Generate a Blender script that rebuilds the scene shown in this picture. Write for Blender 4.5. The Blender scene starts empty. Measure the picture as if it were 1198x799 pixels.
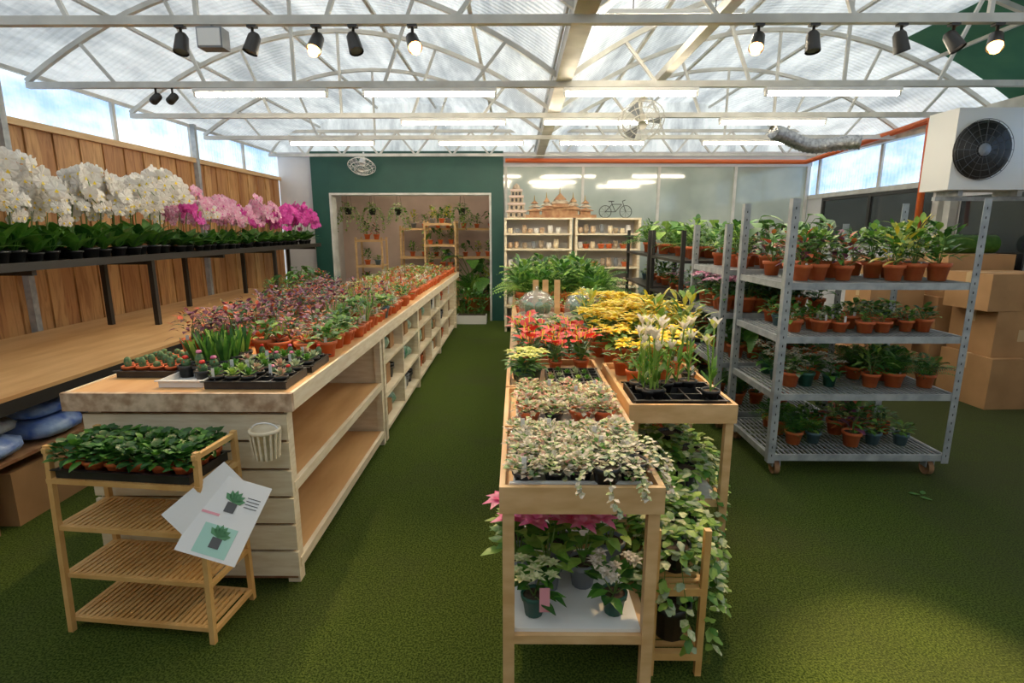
import bpy, math, random
import numpy as np
from mathutils import Vector, Matrix
random.seed(7)
R=random.Random(11); RJ=random.Random(5)
pi=math.pi
# ---------------------------------------------------------------- materials
MATS={}; ORDER=[]
def newmat(name):
    m=bpy.data.materials.new(name); m.use_nodes=True
    nt=m.node_tree; nt.nodes.clear()
    out=nt.nodes.new('ShaderNodeOutputMaterial')
    MATS[name]=m; ORDER.append(name)
    return m,nt,out
def P(name,c1,c2=None,rough=.6,metal=0,scale=8,stretch=(1,1,1),bump=0,bscale=None,transl=0,emit=0,spec=.5,detail=3,lo=.35,hi=.65):
    m,nt,out=newmat(name); N=nt.nodes; K=nt.links
    b=N.new('ShaderNodeBsdfPrincipled')
    b.inputs['Roughness'].default_value=rough; b.inputs['Metallic'].default_value=metal
    b.inputs['Specular IOR Level'].default_value=spec
    b.inputs['Base Color'].default_value=(*c1,1)
    tc=N.new('ShaderNodeTexCoord'); mp=N.new('ShaderNodeMapping'); mp.inputs['Scale'].default_value=stretch
    K.new(tc.outputs['Object'],mp.inputs['Vector'])
    col=None
    if c2:
        no=N.new('ShaderNodeTexNoise'); no.inputs['Scale'].default_value=scale; no.inputs['Detail'].default_value=detail
        K.new(mp.outputs[0],no.inputs['Vector'])
        cr=N.new('ShaderNodeValToRGB'); cr.color_ramp.elements[0].position=lo; cr.color_ramp.elements[1].position=hi
        cr.color_ramp.elements[0].color=(*c1,1); cr.color_ramp.elements[1].color=(*c2,1)
        K.new(no.outputs['Fac'],cr.inputs['Fac']); K.new(cr.outputs[0],b.inputs['Base Color']); col=cr.outputs[0]
    if bump:
        n2=N.new('ShaderNodeTexNoise'); n2.inputs['Scale'].default_value=bscale or scale*2; n2.inputs['Detail'].default_value=4
        K.new(mp.outputs[0],n2.inputs['Vector'])
        bp=N.new('ShaderNodeBump'); bp.inputs['Strength'].default_value=bump; bp.inputs['Distance'].default_value=.02
        K.new(n2.outputs['Fac'],bp.inputs['Height']); K.new(bp.outputs[0],b.inputs['Normal'])
    if transl:
        t=N.new('ShaderNodeBsdfTranslucent'); t.inputs[0].default_value=(*c1,1)
        if col: K.new(col,t.inputs[0])
        mx=N.new('ShaderNodeMixShader'); mx.inputs[0].default_value=transl
        K.new(b.outputs[0],mx.inputs[1]); K.new(t.outputs[0],mx.inputs[2]); K.new(mx.outputs[0],out.inputs[0])
    else: K.new(b.outputs[0],out.inputs[0])
    return m
def EM(name,c,s):
    m,nt,out=newmat(name); e=nt.nodes.new('ShaderNodeEmission'); e.inputs[0].default_value=(*c,1); e.inputs[1].default_value=s
    nt.links.new(e.outputs[0],out.inputs[0])
# surfaces
P('grass_mat',(.028,.055,.006),(.125,.18,.028),rough=.95,scale=120,bump=1,bscale=240,spec=.12,detail=8,lo=.4,hi=.6)
nt=MATS['grass_mat'].node_tree; b=[n for n in nt.nodes if n.type=='BSDF_PRINCIPLED'][0]
cr=[n for n in nt.nodes if n.type=='VALTORGB'][0]; tc=[n for n in nt.nodes if n.type=='TEX_COORD'][0]
no=nt.nodes.new('ShaderNodeTexNoise'); no.inputs['Scale'].default_value=1.1; no.inputs['Detail'].default_value=8; no.inputs['Roughness'].default_value=.65
nt.links.new(tc.outputs['Object'],no.inputs['Vector'])
# more wear towards the right-hand side of the shop
sp=nt.nodes.new('ShaderNodeSeparateXYZ'); nt.links.new(tc.outputs['Object'],sp.inputs[0])
mr=nt.nodes.new('ShaderNodeMapRange'); mr.inputs[1].default_value=1.0; mr.inputs[2].default_value=4.0; mr.inputs[3].default_value=-.08; mr.inputs[4].default_value=.25
nt.links.new(sp.outputs[0],mr.inputs[0])
ad=nt.nodes.new('ShaderNodeMath'); nt.links.new(no.outputs['Fac'],ad.inputs[0]); nt.links.new(mr.outputs[0],ad.inputs[1])
c2=nt.nodes.new('ShaderNodeValToRGB'); c2.color_ramp.elements[0].position=.4;c2.color_ramp.elements[1].position=.75
c2.color_ramp.elements[0].color=(0,0,0,1); c2.color_ramp.elements[1].color=(.75,.75,.75,1)
nt.links.new(ad.outputs[0],c2.inputs[0])
mx=nt.nodes.new('ShaderNodeMix'); mx.data_type='RGBA'
nt.links.new(c2.outputs[0],mx.inputs[0]); nt.links.new(cr.outputs[0],mx.inputs[6]); mx.inputs[7].default_value=(.07,.075,.032,1)
nt.links.new(mx.outputs[2],b.inputs['Base Color'])
# plank wall
m,nt,out=newmat('plank_mat'); N=nt.nodes;K=nt.links
b=N.new('ShaderNodeBsdfPrincipled'); b.inputs['Roughness'].default_value=.55; K.new(b.outputs[0],out.inputs[0])
tc=N.new('ShaderNodeTexCoord'); sp=N.new('ShaderNodeSeparateXYZ'); K.new(tc.outputs['Object'],sp.inputs[0])
ma=N.new('ShaderNodeMath'); ma.operation='MULTIPLY'; ma.inputs[1].default_value=1/.16; K.new(sp.outputs[1],ma.inputs[0])
fl=N.new('ShaderNodeMath'); fl.operation='FLOOR'; K.new(ma.outputs[0],fl.inputs[0])
wn=N.new('ShaderNodeTexWhiteNoise'); wn.noise_dimensions='1D'; K.new(fl.outputs[0],wn.inputs['W'])
cr=N.new('ShaderNodeValToRGB'); e=cr.color_ramp.elements; e[0].color=(.44,.18,.055,1); e[1].color=(.72,.4,.15,1); K.new(wn.outputs['Value'],cr.inputs[0])
mp=N.new('ShaderNodeMapping'); mp.inputs['Scale'].default_value=(1,4,.5); K.new(tc.outputs['Object'],mp.inputs[0])
no=N.new('ShaderNodeTexNoise'); no.inputs['Scale'].default_value=4; no.inputs['Detail'].default_value=6; no.inputs['Distortion'].default_value=1.5; K.new(mp.outputs[0],no.inputs[0])
c2=N.new('ShaderNodeValToRGB'); c2.color_ramp.elements[0].color=(.66,.56,.48,1); c2.color_ramp.elements[0].position=.35; c2.color_ramp.elements[1].color=(1.0,1.0,1.0,1); c2.color_ramp.elements[1].position=.55; K.new(no.outputs['Fac'],c2.inputs[0])
mx=N.new('ShaderNodeMix'); mx.data_type='RGBA'; mx.blend_type='MULTIPLY'; mx.inputs[0].default_value=1
K.new(cr.outputs[0],mx.inputs[6]); K.new(c2.outputs[0],mx.inputs[7]); K.new(mx.outputs[2],b.inputs['Base Color'])
# translucent roofing sheet and window film; added emission imitates daylight coming through
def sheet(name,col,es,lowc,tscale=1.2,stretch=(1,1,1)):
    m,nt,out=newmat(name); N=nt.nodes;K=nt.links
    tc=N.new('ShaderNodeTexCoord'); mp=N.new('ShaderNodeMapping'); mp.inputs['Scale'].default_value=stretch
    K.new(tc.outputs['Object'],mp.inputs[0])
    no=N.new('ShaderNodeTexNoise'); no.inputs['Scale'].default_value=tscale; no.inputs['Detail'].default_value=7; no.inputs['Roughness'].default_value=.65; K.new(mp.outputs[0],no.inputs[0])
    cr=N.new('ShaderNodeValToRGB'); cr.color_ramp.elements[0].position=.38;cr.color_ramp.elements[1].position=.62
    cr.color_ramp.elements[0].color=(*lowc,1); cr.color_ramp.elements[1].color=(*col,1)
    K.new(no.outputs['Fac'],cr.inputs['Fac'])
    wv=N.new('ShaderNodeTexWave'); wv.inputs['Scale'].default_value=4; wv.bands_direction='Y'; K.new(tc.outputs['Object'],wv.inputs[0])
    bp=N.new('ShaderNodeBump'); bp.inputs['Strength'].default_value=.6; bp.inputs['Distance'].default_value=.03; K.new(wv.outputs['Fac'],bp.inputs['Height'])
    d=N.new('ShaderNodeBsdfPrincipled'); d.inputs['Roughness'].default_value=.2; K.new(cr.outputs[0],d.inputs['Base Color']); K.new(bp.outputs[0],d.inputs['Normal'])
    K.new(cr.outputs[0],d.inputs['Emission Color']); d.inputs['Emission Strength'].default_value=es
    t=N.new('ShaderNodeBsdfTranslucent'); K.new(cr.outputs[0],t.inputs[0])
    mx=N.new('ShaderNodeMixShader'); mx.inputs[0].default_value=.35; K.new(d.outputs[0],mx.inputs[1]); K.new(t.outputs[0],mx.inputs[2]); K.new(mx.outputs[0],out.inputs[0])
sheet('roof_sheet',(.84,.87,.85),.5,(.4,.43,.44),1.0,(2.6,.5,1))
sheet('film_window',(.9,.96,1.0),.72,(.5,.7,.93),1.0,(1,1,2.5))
P('steel_white',(.66,.65,.6),(.5,.49,.45),rough=.5,scale=5)
P('wall_white',(.7,.68,.68),(.6,.59,.6),rough=.8,scale=2)
P('wall_beige',(.66,.5,.44),(.56,.42,.37),rough=.8,scale=2)
P('wall_green',(.005,.06,.045),(.008,.072,.052),rough=.55,scale=3)
P('shade_green',(.03,.16,.1),(.05,.2,.12),rough=.8,scale=3)
P('glass_grey',(.3,.36,.32),(.46,.52,.47),rough=.07,scale=1.2,spec=.9)
P('glass_dark',(.02,.025,.03),rough=.08,spec=.8)
P('cream_wood',(.88,.77,.57),(.76,.63,.42),rough=.6,scale=7,stretch=(1,1,6))
P('ply',(.7,.41,.17),(.58,.3,.11),rough=.5,scale=3,stretch=(3,.6,1))
P('fascia',(.36,.22,.13),(.7,.53,.37),rough=.45,scale=22,detail=6)
P('bamboo',(.76,.46,.17),(.62,.33,.1),rough=.4,scale=8)
P('pine',(.76,.49,.24),(.62,.36,.15),rough=.5,scale=6,stretch=(1,.4,3))
P('galv',(.44,.46,.46),(.29,.31,.32),rough=.45,metal=.15,scale=14)
P('black_metal',(.02,.018,.016),rough=.45,spec=.5)
P('black_plastic',(.012,.012,.013),(.025,.025,.025),rough=.4,scale=20)
P('white_plastic',(.78,.77,.74),rough=.4)
P('terracotta',(.62,.11,.028),(.72,.17,.045),rough=.55,scale=12)
P('pot_green',(.02,.1,.07),rough=.4)
P('pot_grey',(.2,.22,.25),rough=.5)
P('pot_blue',(.1,.18,.22),rough=.4)
P('soil',(.05,.03,.018),(.1,.07,.045),rough=1,scale=60)
P('cardboard',(.45,.24,.1),(.35,.18,.07),rough=.8,scale=3)
P('tape',(.55,.38,.2),rough=.3)
P('blue_bag',(.02,.1,.55),(.4,.55,.8),rough=.3,scale=7,bump=.6)
P('grey_bag',(.25,.28,.33),(.5,.52,.55),rough=.3,scale=9,bump=.6)
P('green_bag',(.05,.22,.12),(.4,.5,.4),rough=.4,scale=12,bump=.4)
P('paper',(.74,.73,.71),rough=.35)
P('print_green',(.06,.22,.08),rough=.4); P('print_teal',(.35,.6,.5),rough=.4); P('print_pink',(.75,.3,.35),rough=.4); P('print_dark',(.06,.06,.06),rough=.4)
P('orange_pipe',(.75,.14,.03),rough=.4)
P('foil',(.6,.6,.6),(.3,.3,.3),rough=.3,metal=.9,scale=20,bump=.6,bscale=40)
P('stone',(.5,.4,.29),(.25,.18,.12),rough=.85,scale=20,bump=.5)
P('rust_wood',(.25,.1,.04),(.4,.22,.1),rough=.7,scale=14)
P('gold',(.5,.35,.1),rough=.35,metal=.6)
EM('tube_glow',(1,.86,.62),60); EM('lamp_glow',(1,.42,.12),9)
m,nt,out=newmat('dome_glass'); N=nt.nodes
t=N.new('ShaderNodeBsdfTransparent'); g=N.new('ShaderNodeBsdfGlossy'); g.inputs['Roughness'].default_value=.1; g.inputs[0].default_value=(.8,.85,.85,1)
d=N.new('ShaderNodeBsdfDiffuse'); d.inputs[0].default_value=(.5,.55,.5,1)
mx=N.new('ShaderNodeMixShader'); mx.inputs[0].default_value=.2; nt.links.new(t.outputs[0],mx.inputs[1]); nt.links.new(g.outputs[0],mx.inputs[2])
mx2=N.new('ShaderNodeMixShader'); mx2.inputs[0].default_value=.18; nt.links.new(mx.outputs[0],mx2.inputs[1]); nt.links.new(d.outputs[0],mx2.inputs[2]); nt.links.new(mx2.outputs[0],out.inputs[0])
def F(name,c1,c2,rough=.45,scale=25,tr=.25): P(name,c1,c2,rough=rough,scale=scale,transl=tr)
F('leaf_dark',(.015,.075,.012),(.04,.14,.022)); F('leaf_mid',(.05,.18,.018),(.11,.28,.035)); F('leaf_light',(.2,.38,.05),(.34,.5,.09))
F('leaf_grey',(.2,.3,.16),(.42,.5,.32)); F('leaf_purple',(.12,.025,.075),(.26,.08,.14)); F('leaf_red',(.65,.07,.03),(.45,.18,.04))
F('leaf_cream',(.8,.78,.46),(.34,.46,.16),scale=60); F('leaf_whitepink',(.86,.76,.66),(.36,.34,.2),scale=80); F('leaf_pinkvar',(.7,.32,.3),(.3,.32,.14),scale=60)
F('leaf_yellow',(.78,.56,.03),(.45,.45,.05),scale=30); F('leaf_lime',(.5,.58,.1),(.72,.74,.25),scale=50)
F('pet_white',(.92,.89,.82),(.84,.78,.72)); F('pet_pink',(.85,.36,.54),(.88,.6,.7)); F('pet_magenta',(.7,.04,.36),(.78,.12,.48))
F('pet_red',(.82,.015,.015),(.88,.07,.04)); F('pet_yellow',(.95,.62,.01),(.92,.76,.04)); F('pet_hot',(.9,.14,.38),(.92,.38,.55))
P('stem',(.12,.2,.04),rough=.6); P('cactus',(.05,.13,.05),(.14,.24,.1),rough=.7,scale=80)
IDX={n:i for i,n in enumerate(ORDER)}
# ---------------------------------------------------------------- mesh builder
class MB:
    def __init__(s): s.v=[];s.f=[];s.n=0;s.c=None
    def add(s,v,f,mat,smooth=0):
        v=np.asarray(v,float).reshape(-1,3); a=np.full((len(f),6),-1,int)
        for i,q in enumerate(f): a[i,:len(q)]=q
        a[:,:4]=np.where(a[:,:4]>=0,a[:,:4]+s.n,-1); a[:,4]=IDX[mat]; a[:,5]=smooth
        s.v.append(v); s.f.append(a); s.n+=len(v)
    def arr(s):
        if s.c is None: s.c=(np.concatenate(s.v),np.concatenate(s.f))
        return s.c
    def merge(s,o,loc=(0,0,0),rz=0,sc=1):
        v,f=o.arr()
        c,q=math.cos(rz),math.sin(rz)
        A=np.array([[c,-q,0],[q,c,0],[0,0,1]])*sc
        nv=v@A.T+np.array(loc); nf=f.copy(); nf[:,:4]=np.where(nf[:,:4]>=0,nf[:,:4]+s.n,-1)
        s.v.append(nv); s.f.append(nf); s.n+=len(nv)
    def box(s,lo,hi,mat,rz=0):
        j=RJ.uniform(0,.0009) if min(abs(hi[i]-lo[i]) for i in range(3))>.004 else 0
        x0,y0,z0=[a+j for a in lo];x1,y1,z1=[a-j for a in hi]
        v=np.array([[x0,y0,z0],[x1,y0,z0],[x1,y1,z0],[x0,y1,z0],[x0,y0,z1],[x1,y0,z1],[x1,y1,z1],[x0,y1,z1]],float)
        if rz:
            c=v.mean(0); a=np.array([[math.cos(rz),-math.sin(rz),0],[math.sin(rz),math.cos(rz),0],[0,0,1]]); v=(v-c)@a.T+c
        s.add(v,[(0,3,2,1),(4,5,6,7),(0,1,5,4),(1,2,6,5),(2,3,7,6),(3,0,4,7)],mat)
    def bar(s,p,q,w,h,mat,up=(0,0,1)):
        p=np.array(p,float);q=np.array(q,float);d=(q-p)/np.linalg.norm(q-p)
        u=np.array(up,float)
        if abs(d@u)>.95: u=np.array((0,1,0.))
        x=np.cross(d,u);x/=np.linalg.norm(x);y=np.cross(x,d)
        v=[]
        for e in (p,q):
            for a,b in ((-1,-1),(1,-1),(1,1),(-1,1)): v.append(e+x*a*w/2+y*b*h/2)
        s.add(v,[(0,1,2,3),(7,6,5,4),(0,4,5,1),(1,5,6,2),(2,6,7,3),(3,7,4,0)],mat)
    def pipe(s,pts,r,mat,n=8,caps=True):
        pts=[np.array(p,float) for p in pts]; rr=r if hasattr(r,'__len__') else [r]*len(pts)
        v=[];f=[];
        for i,p in enumerate(pts):
            d=pts[min(i+1,len(pts)-1)]-pts[max(i-1,0)]; d/=np.linalg.norm(d)+1e-9
            u=np.array((0,0,1.)) if abs(d[2])<.9 else np.array((0,1.,0))
            x=np.cross(d,u);x/=np.linalg.norm(x);y=np.cross(x,d)
            for k in range(n):
                a=2*pi*k/n; v.append(p+rr[i]*(x*math.cos(a)+y*math.sin(a)))
        for i in range(len(pts)-1):
            for k in range(n):
                k2=(k+1)%n; f.append((i*n+k,i*n+k2,(i+1)*n+k2,(i+1)*n+k))
        if caps:
            for base,p in ((0,pts[0]),((len(pts)-1)*n,pts[-1])):
                v.append(p); c=len(v)-1
                for k in range(n): f.append((base+k,base+(k+1)%n,c))
        s.add(v,f,mat,1 if n>4 else 0)
    def lathe(s,prof,mat,o=(0,0,0),n=12,rib=0,sq=1):
        v=[];f=[];o=np.array(o,float)
        for r,z in prof:
            for k in range(n):
                a=2*pi*k/n; rr=r*(1-rib*(k%2)); v.append(o+np.array((rr*math.cos(a),rr*math.sin(a),z*sq)))
        for i in range(len(prof)-1):
            for k in range(n):
                k2=(k+1)%n; f.append((i*n+k,i*n+k2,(i+1)*n+k2,(i+1)*n+k))
        s.add(v,f,mat,1)
    def leaf(s,o,az,el,L,W,mat,droop=.3,fold=.15,rows=4,tip=.06):
        o=np.array(o,float); d=np.array((math.cos(az)*math.cos(el),math.sin(az)*math.cos(el),math.sin(el)))
        sd=np.array((-math.sin(az),math.cos(az),0)); up=np.cross(d,sd)
        if up[2]<0: up=-up
        v=[];f=[]
        for i in range(rows+1):
            t=i/rows; w=W*.5*max(tip,math.sin(pi*t**.75)); c=o+d*L*t+np.array((0,0,-droop*L*t*t))
            v+= [c-sd*w+up*fold*w, c, c+sd*w+up*fold*w]
        for i in range(rows):
            a=i*3; f+=[(a,a+1,a+4,a+3),(a+1,a+2,a+5,a+4)]
        s.add(v,f,mat,1)
    def obj(s,name,parent=None,loc=(0,0,0),rz=0):
        V,Fc=s.arr(); me=bpy.data.meshes.new(name)
        used=sorted(set(Fc[:,4].tolist())); mp={u:i for i,u in enumerate(used)}
        for u in used: me.materials.append(MATS[ORDER[u]])
        q=Fc[:,:4]; tot=(q>=0).sum(1); loops=q[q>=0]
        me.vertices.add(len(V)); me.vertices.foreach_set('co',V.astype(np.float32).ravel())
        me.loops.add(len(loops)); me.loops.foreach_set('vertex_index',loops.astype(np.int32))
        me.polygons.add(len(Fc)); st=np.concatenate([[0],np.cumsum(tot)[:-1]])
        me.polygons.foreach_set('loop_start',st.astype(np.int32))
        try: me.polygons.foreach_set('loop_total',tot.astype(np.int32))
        except Exception: pass
        me.polygons.foreach_set('material_index',np.array([mp[x] for x in Fc[:,4]],np.int32))
        me.polygons.foreach_set('use_smooth',Fc[:,5].astype(bool))
        me.update(calc_edges=True); me.validate()
        ob=bpy.data.objects.new(name,me); bpy.context.scene.collection.objects.link(ob)
        ob.location=loc; ob.rotation_euler=(0,0,rz)
        if parent: ob.parent=parent
        return ob
# ---------------------------------------------------------------- plant templates (origin = pot base)
def pot(mb,r=.05,h=.09,mat='terracotta',o=(0,0,0),n=12):
    if mat is None: return 0
    mb.lathe([(0,0),(.72*r,0),(.93*r,h*.78),(1.05*r,h*.78),(1.08*r,h),(.92*r,h),(.9*r,h*.85)],mat,o,n)
    mb.lathe([(0,h*.88),(.92*r,h*.88)],'soil',o,n)
    return h*.88
def bush(seed,n,h,r,L,W,mats,pm='terracotta',pr=.05,ph=.09,up=.4,droop=.35,stems=6,fold=.15,rows=3):
    q=random.Random(seed); mb=MB(); z0=pot(mb,pr,ph,pm)
    for i in range(n):
        a=q.random()*2*pi; t=(i+.5)/n; z=z0+h*(.15+.85*t)*(.8+.2*q.random()); rr=r*math.sqrt(q.random())*(1-.5*t*t)
        o=(rr*math.cos(a),rr*math.sin(a),z)
        a2=a+q.uniform(-.8,.8); mb.leaf(o,a2,up*q.uniform(-.3,1.6)+.5*t,L*q.uniform(.7,1.15),W*q.uniform(.75,1.1),q.choice(mats),droop,fold,rows)
        if i%max(1,n//stems)==0: mb.pipe([(0,0,z0*.9),(o[0]*.6,o[1]*.6,z0+(z-z0)*.6),o],[.004,.003,.002],'stem',3,False)
    return mb
def rosette(seed,n,L,W,mats,pm='terracotta',pr=.04,ph=.06):
    q=random.Random(seed); mb=MB(); z0=pot(mb,pr,ph,pm)
    for i in range(n):
        t=i/n; mb.leaf((0,0,z0+.005+.02*t),i*2.4,.15+1.1*t,L*(1-.5*t),W*(1-.3*t),q.choice(mats),-.2,.4,3,.25)
    return mb
def upright(seed,n,L,W,mats,pm,pr=.04,ph=.06):
    q=random.Random(seed); mb=MB(); z0=pot(mb,pr,ph,pm)
    for i in range(n):
        a=q.random()*6.3; mb.leaf((.5*pr*math.cos(a),.5*pr*math.sin(a),z0),a,q.uniform(1.15,1.45),L*q.uniform(.6,1),W,q.choice(mats),.05,.3,4,.35)
    return mb
def cact(seed,pm='terracotta'):
    q=random.Random(seed); mb=MB(); z0=pot(mb,.034,.055,pm)
    k=q.choice([0,1])
    r=.02; h=.035 if k else .06
    mb.lathe([(r*.7,z0),(r,z0+h*.3),(r,z0+h*.6),(r*.75,z0+h*.87),(r*.3,z0+h),(0,z0+h)],'cactus',(0,0,0),16,.22)
    if q.random()<.6: mb.lathe([(0,z0+h),(.014,z0+h+.004),(.01,z0+h+.014),(0,z0+h+.016)],q.choice(['pet_red','leaf_red','pet_hot']),(0,0,0),8)
    for i in range(5): mb.leaf((0,0,z0),i*1.3,.9,.04,.012,q.choice(['leaf_mid','leaf_red']),0,.3,2)
    return mb
def flower(mb,c,r,mat,nrm_az,tilt=0.2,n=5,lip='pet_magenta'):
    c=np.array(c,float); nz=np.array((math.cos(nrm_az)*math.cos(tilt),math.sin(nrm_az)*math.cos(tilt),math.sin(tilt)))
    x=np.array((-math.sin(nrm_az),math.cos(nrm_az),0)); y=np.cross(nz,x)
    for i in range(n):
        a=2*pi*i/n+pi/2; d=x*math.cos(a)+y*math.sin(a); e=-x*math.sin(a)+y*math.cos(a)
        w=r*(.55 if i%2 or n>5 else .45)
        if n==5 and i in(1,4): w=r*.62
        v=[c+nz*.003,c+d*r*.5+e*w-nz*.006,c+d*r*.95+e*w*.5+nz*.006,c+d*r*1.02+nz*.004,c+d*r*.95-e*w*.5+nz*.006,c+d*r*.5-e*w-nz*.006]
        mb.add(v,[(0,1,2,3),(0,3,4,5)],mat,0)
    if lip:
        v=[c+nz*.014,c-y*r*.4+x*r*.22+nz*.016,c-y*r*.5+nz*.022,c-y*r*.4-x*r*.22+nz*.016]; mb.add(v,[(0,1,2,3)],lip,1)
def orchid(seed,mat,lip):
    q=random.Random(seed); mb=MB(); z0=pot(mb,.06,.075,'black_plastic')
    for i in range(11):
        mb.leaf((0,0,z0),i*2.4+q.random(),q.uniform(.5,1.3),q.uniform(.26,.38),q.uniform(.09,.12),q.choice(['leaf_dark','leaf_mid','leaf_mid']),.38,.15,5,.2)
    for s in range(2):
        az=q.uniform(-.9,.9); H=q.uniform(.48,.64); reach=q.uniform(.18,.3); pts=[]
        for i in range(11):
            t=i/10; rr=reach*t**2.2; z=z0+H*math.sin(min(1,t*1.15)*pi*.5)-(.2*max(0,t-.72)/.28)
            pts.append(np.array((rr*math.cos(az),rr*math.sin(az),z)))
        mb.pipe(pts,.0035,'stem',4,False)
        for i in range(5,11):
            for sgn in (-1,1):
                c=pts[i]+np.array((q.uniform(.0,.03),sgn*.035+q.uniform(-.012,.012),q.uniform(-.04,.02)))
                flower(mb,c,q.uniform(.042,.055),mat,az*.4+q.uniform(-.9,.7)-.3,q.uniform(-.4,.3),5,lip)
    return mb
def fern(seed,L=.35,mats=('leaf_mid','leaf_light'),n=18,pm='terracotta',pr=.07,ph=.11,w=.07,lo=.5,hi=1.3):
    q=random.Random(seed); mb=MB(); z0=pot(mb,pr,ph,pm)
    for i in range(n):
        a=i*2.4; el=q.uniform(lo,hi); l=L*q.uniform(.7,1.1); m=q.choice(mats); v=[];f=[]
        d=np.array((math.cos(a)*math.cos(el),math.sin(a)*math.cos(el),math.sin(el))); sd=np.array((-math.sin(a),math.cos(a),0))
        K=14
        for k in range(1,K+1):
            t=k/K; c=np.array((0,0,z0))+d*l*t+np.array((0,0,-.45*l*t*t)); ww=w*math.sin(pi*(t*.85+.1))+.006; e=d*l/K*.3
            for sg in(-1,1):
                b=len(v); v+=[c-e,c+sd*sg*ww*.55-e*1.2+(0,0,.004),c+sd*sg*ww+e*.6-(0,0,.012),c+sd*sg*ww*.5+e*.7]; f.append((b,b+1,b+2,b+3))
        mb.add(v,f,m,1)
    return mb
def ivy(seed,mats,n=12,L=.35,pm='black_plastic',top=30,lf=.034,pr=.06,ph=.1):
    q=random.Random(seed); mb=MB(); z0=pot(mb,pr,ph,pm)
    for i in range(top):
        a=q.random()*6.3; rr=.09*q.random(); mb.leaf((rr*math.cos(a),rr*math.sin(a),z0+.02+.07*q.random()),a,q.uniform(0,.9),lf*1.3,lf,q.choice(mats),.3,.1,2,.3)
    for i in range(n):
        a=i*2*pi/n+q.uniform(-.2,.2); l=L*q.uniform(.4,1.05); pts=[]
        for k in range(12):
            t=k/11; rr=.05+.09*min(1,t*1.8)+.03*t; pts.append(np.array((rr*math.cos(a+.3*t),rr*math.sin(a+.3*t),z0+.04*math.sin(t*5)*(1-t)-l*max(0,t-.25)*1.3)))
        mb.pipe(pts,.002,'stem',3,False)
        for p in pts[1:]:
            for _ in range(2):
                mb.leaf(p,a+q.uniform(-1.6,1.6),q.uniform(-.6,.5),lf*q.uniform(.8,1.3),lf,q.choice(mats),.3,.12,2,.3)
    return mb
def bract(seed,col,heads=4,h=.2,pm='pot_green',leafm=('leaf_dark','leaf_mid'),L=.085,pr=.05,ph=.09,spread=.06):
    mb=bush(seed,26,h*.85,spread,.09,.045,list(leafm),pm,pr,ph,.3)
    q=random.Random(seed+5)
    for k in range(heads):
        a=k*2.4+q.random(); rr=spread*(1.1 if k else 0); c=(rr*math.cos(a),rr*math.sin(a),ph+h*q.uniform(.8,1.05))
        for i in range(11): mb.leaf(c,i*2.4,.1+.7*i/11,L*(1.1-.5*i/11),L*.48,col,.25,.15,3)
    return mb
def anthur(seed,col):
    mb=bush(seed,22,.15,.06,.1,.07,['leaf_dark','leaf_mid'],'terracotta',.06,.1,.5)
    q=random.Random(seed)
    for k in range(9):
        a=q.random()*6.3; rr=q.uniform(.02,.12); z=.1+q.uniform(.14,.24); o=(rr*math.cos(a),rr*math.sin(a),z)
        mb.pipe([(0,0,.09),(rr*.5*math.cos(a),rr*.5*math.sin(a),z*.7),o],.003,'stem',3,False)
        mb.leaf(o,a,q.uniform(.2,.9),.09,.085,col,.2,.15,4,.2); mb.pipe([o,(o[0]+.01*math.cos(a),o[1]+.01*math.sin(a),z+.04)],.004,'pet_yellow',5)
    return mb
def alocasia(seed,mats,n=9,H=.3,L=.17,W=.11,pm='terracotta',pr=.065,ph=.11):
    q=random.Random(seed); mb=MB(); z0=pot(mb,pr,ph,pm)
    for i in range(n):
        a=i*2.4+q.uniform(-.3,.3); h=H*q.uniform(.45,1.05); rr=q.uniform(.05,.13); o=(rr*math.cos(a),rr*math.sin(a),z0+h)
        mb.pipe([(0,0,z0),(rr*.3*math.cos(a),rr*.3*math.sin(a),z0+h*.6),o],[.005,.004,.003],'stem',4,False)
        mb.leaf(o,a,q.uniform(-.5,.4),L*q.uniform(.7,1.1),W*q.uniform(.8,1.1),q.choice(mats),.4,.2,4,.25)
    return mb
def lily(seed):
    mb=MB(); q=random.Random(seed); z0=pot(mb,.045,.075,'black_plastic')
    for s in range(2):
        a=q.random()*6.3; H=q.uniform(.2,.32); o=np.array((.03*math.cos(a),.03*math.sin(a),z0+H)); mb.pipe([(0,0,z0),o],.0045,'leaf_light',5,False)
        for i in range(5): mb.leaf((0,0,z0+H*.12*i),i*2.4,.9,.1,.02,'leaf_mid',.15,.1,3)
        for i in range(5): mb.leaf(o,a+i*1.26,1.0,.07,.04,'pet_white' if q.random()<.65 else 'leaf_lime',.1,.4,3,.2)
    return mb
T={}
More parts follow.
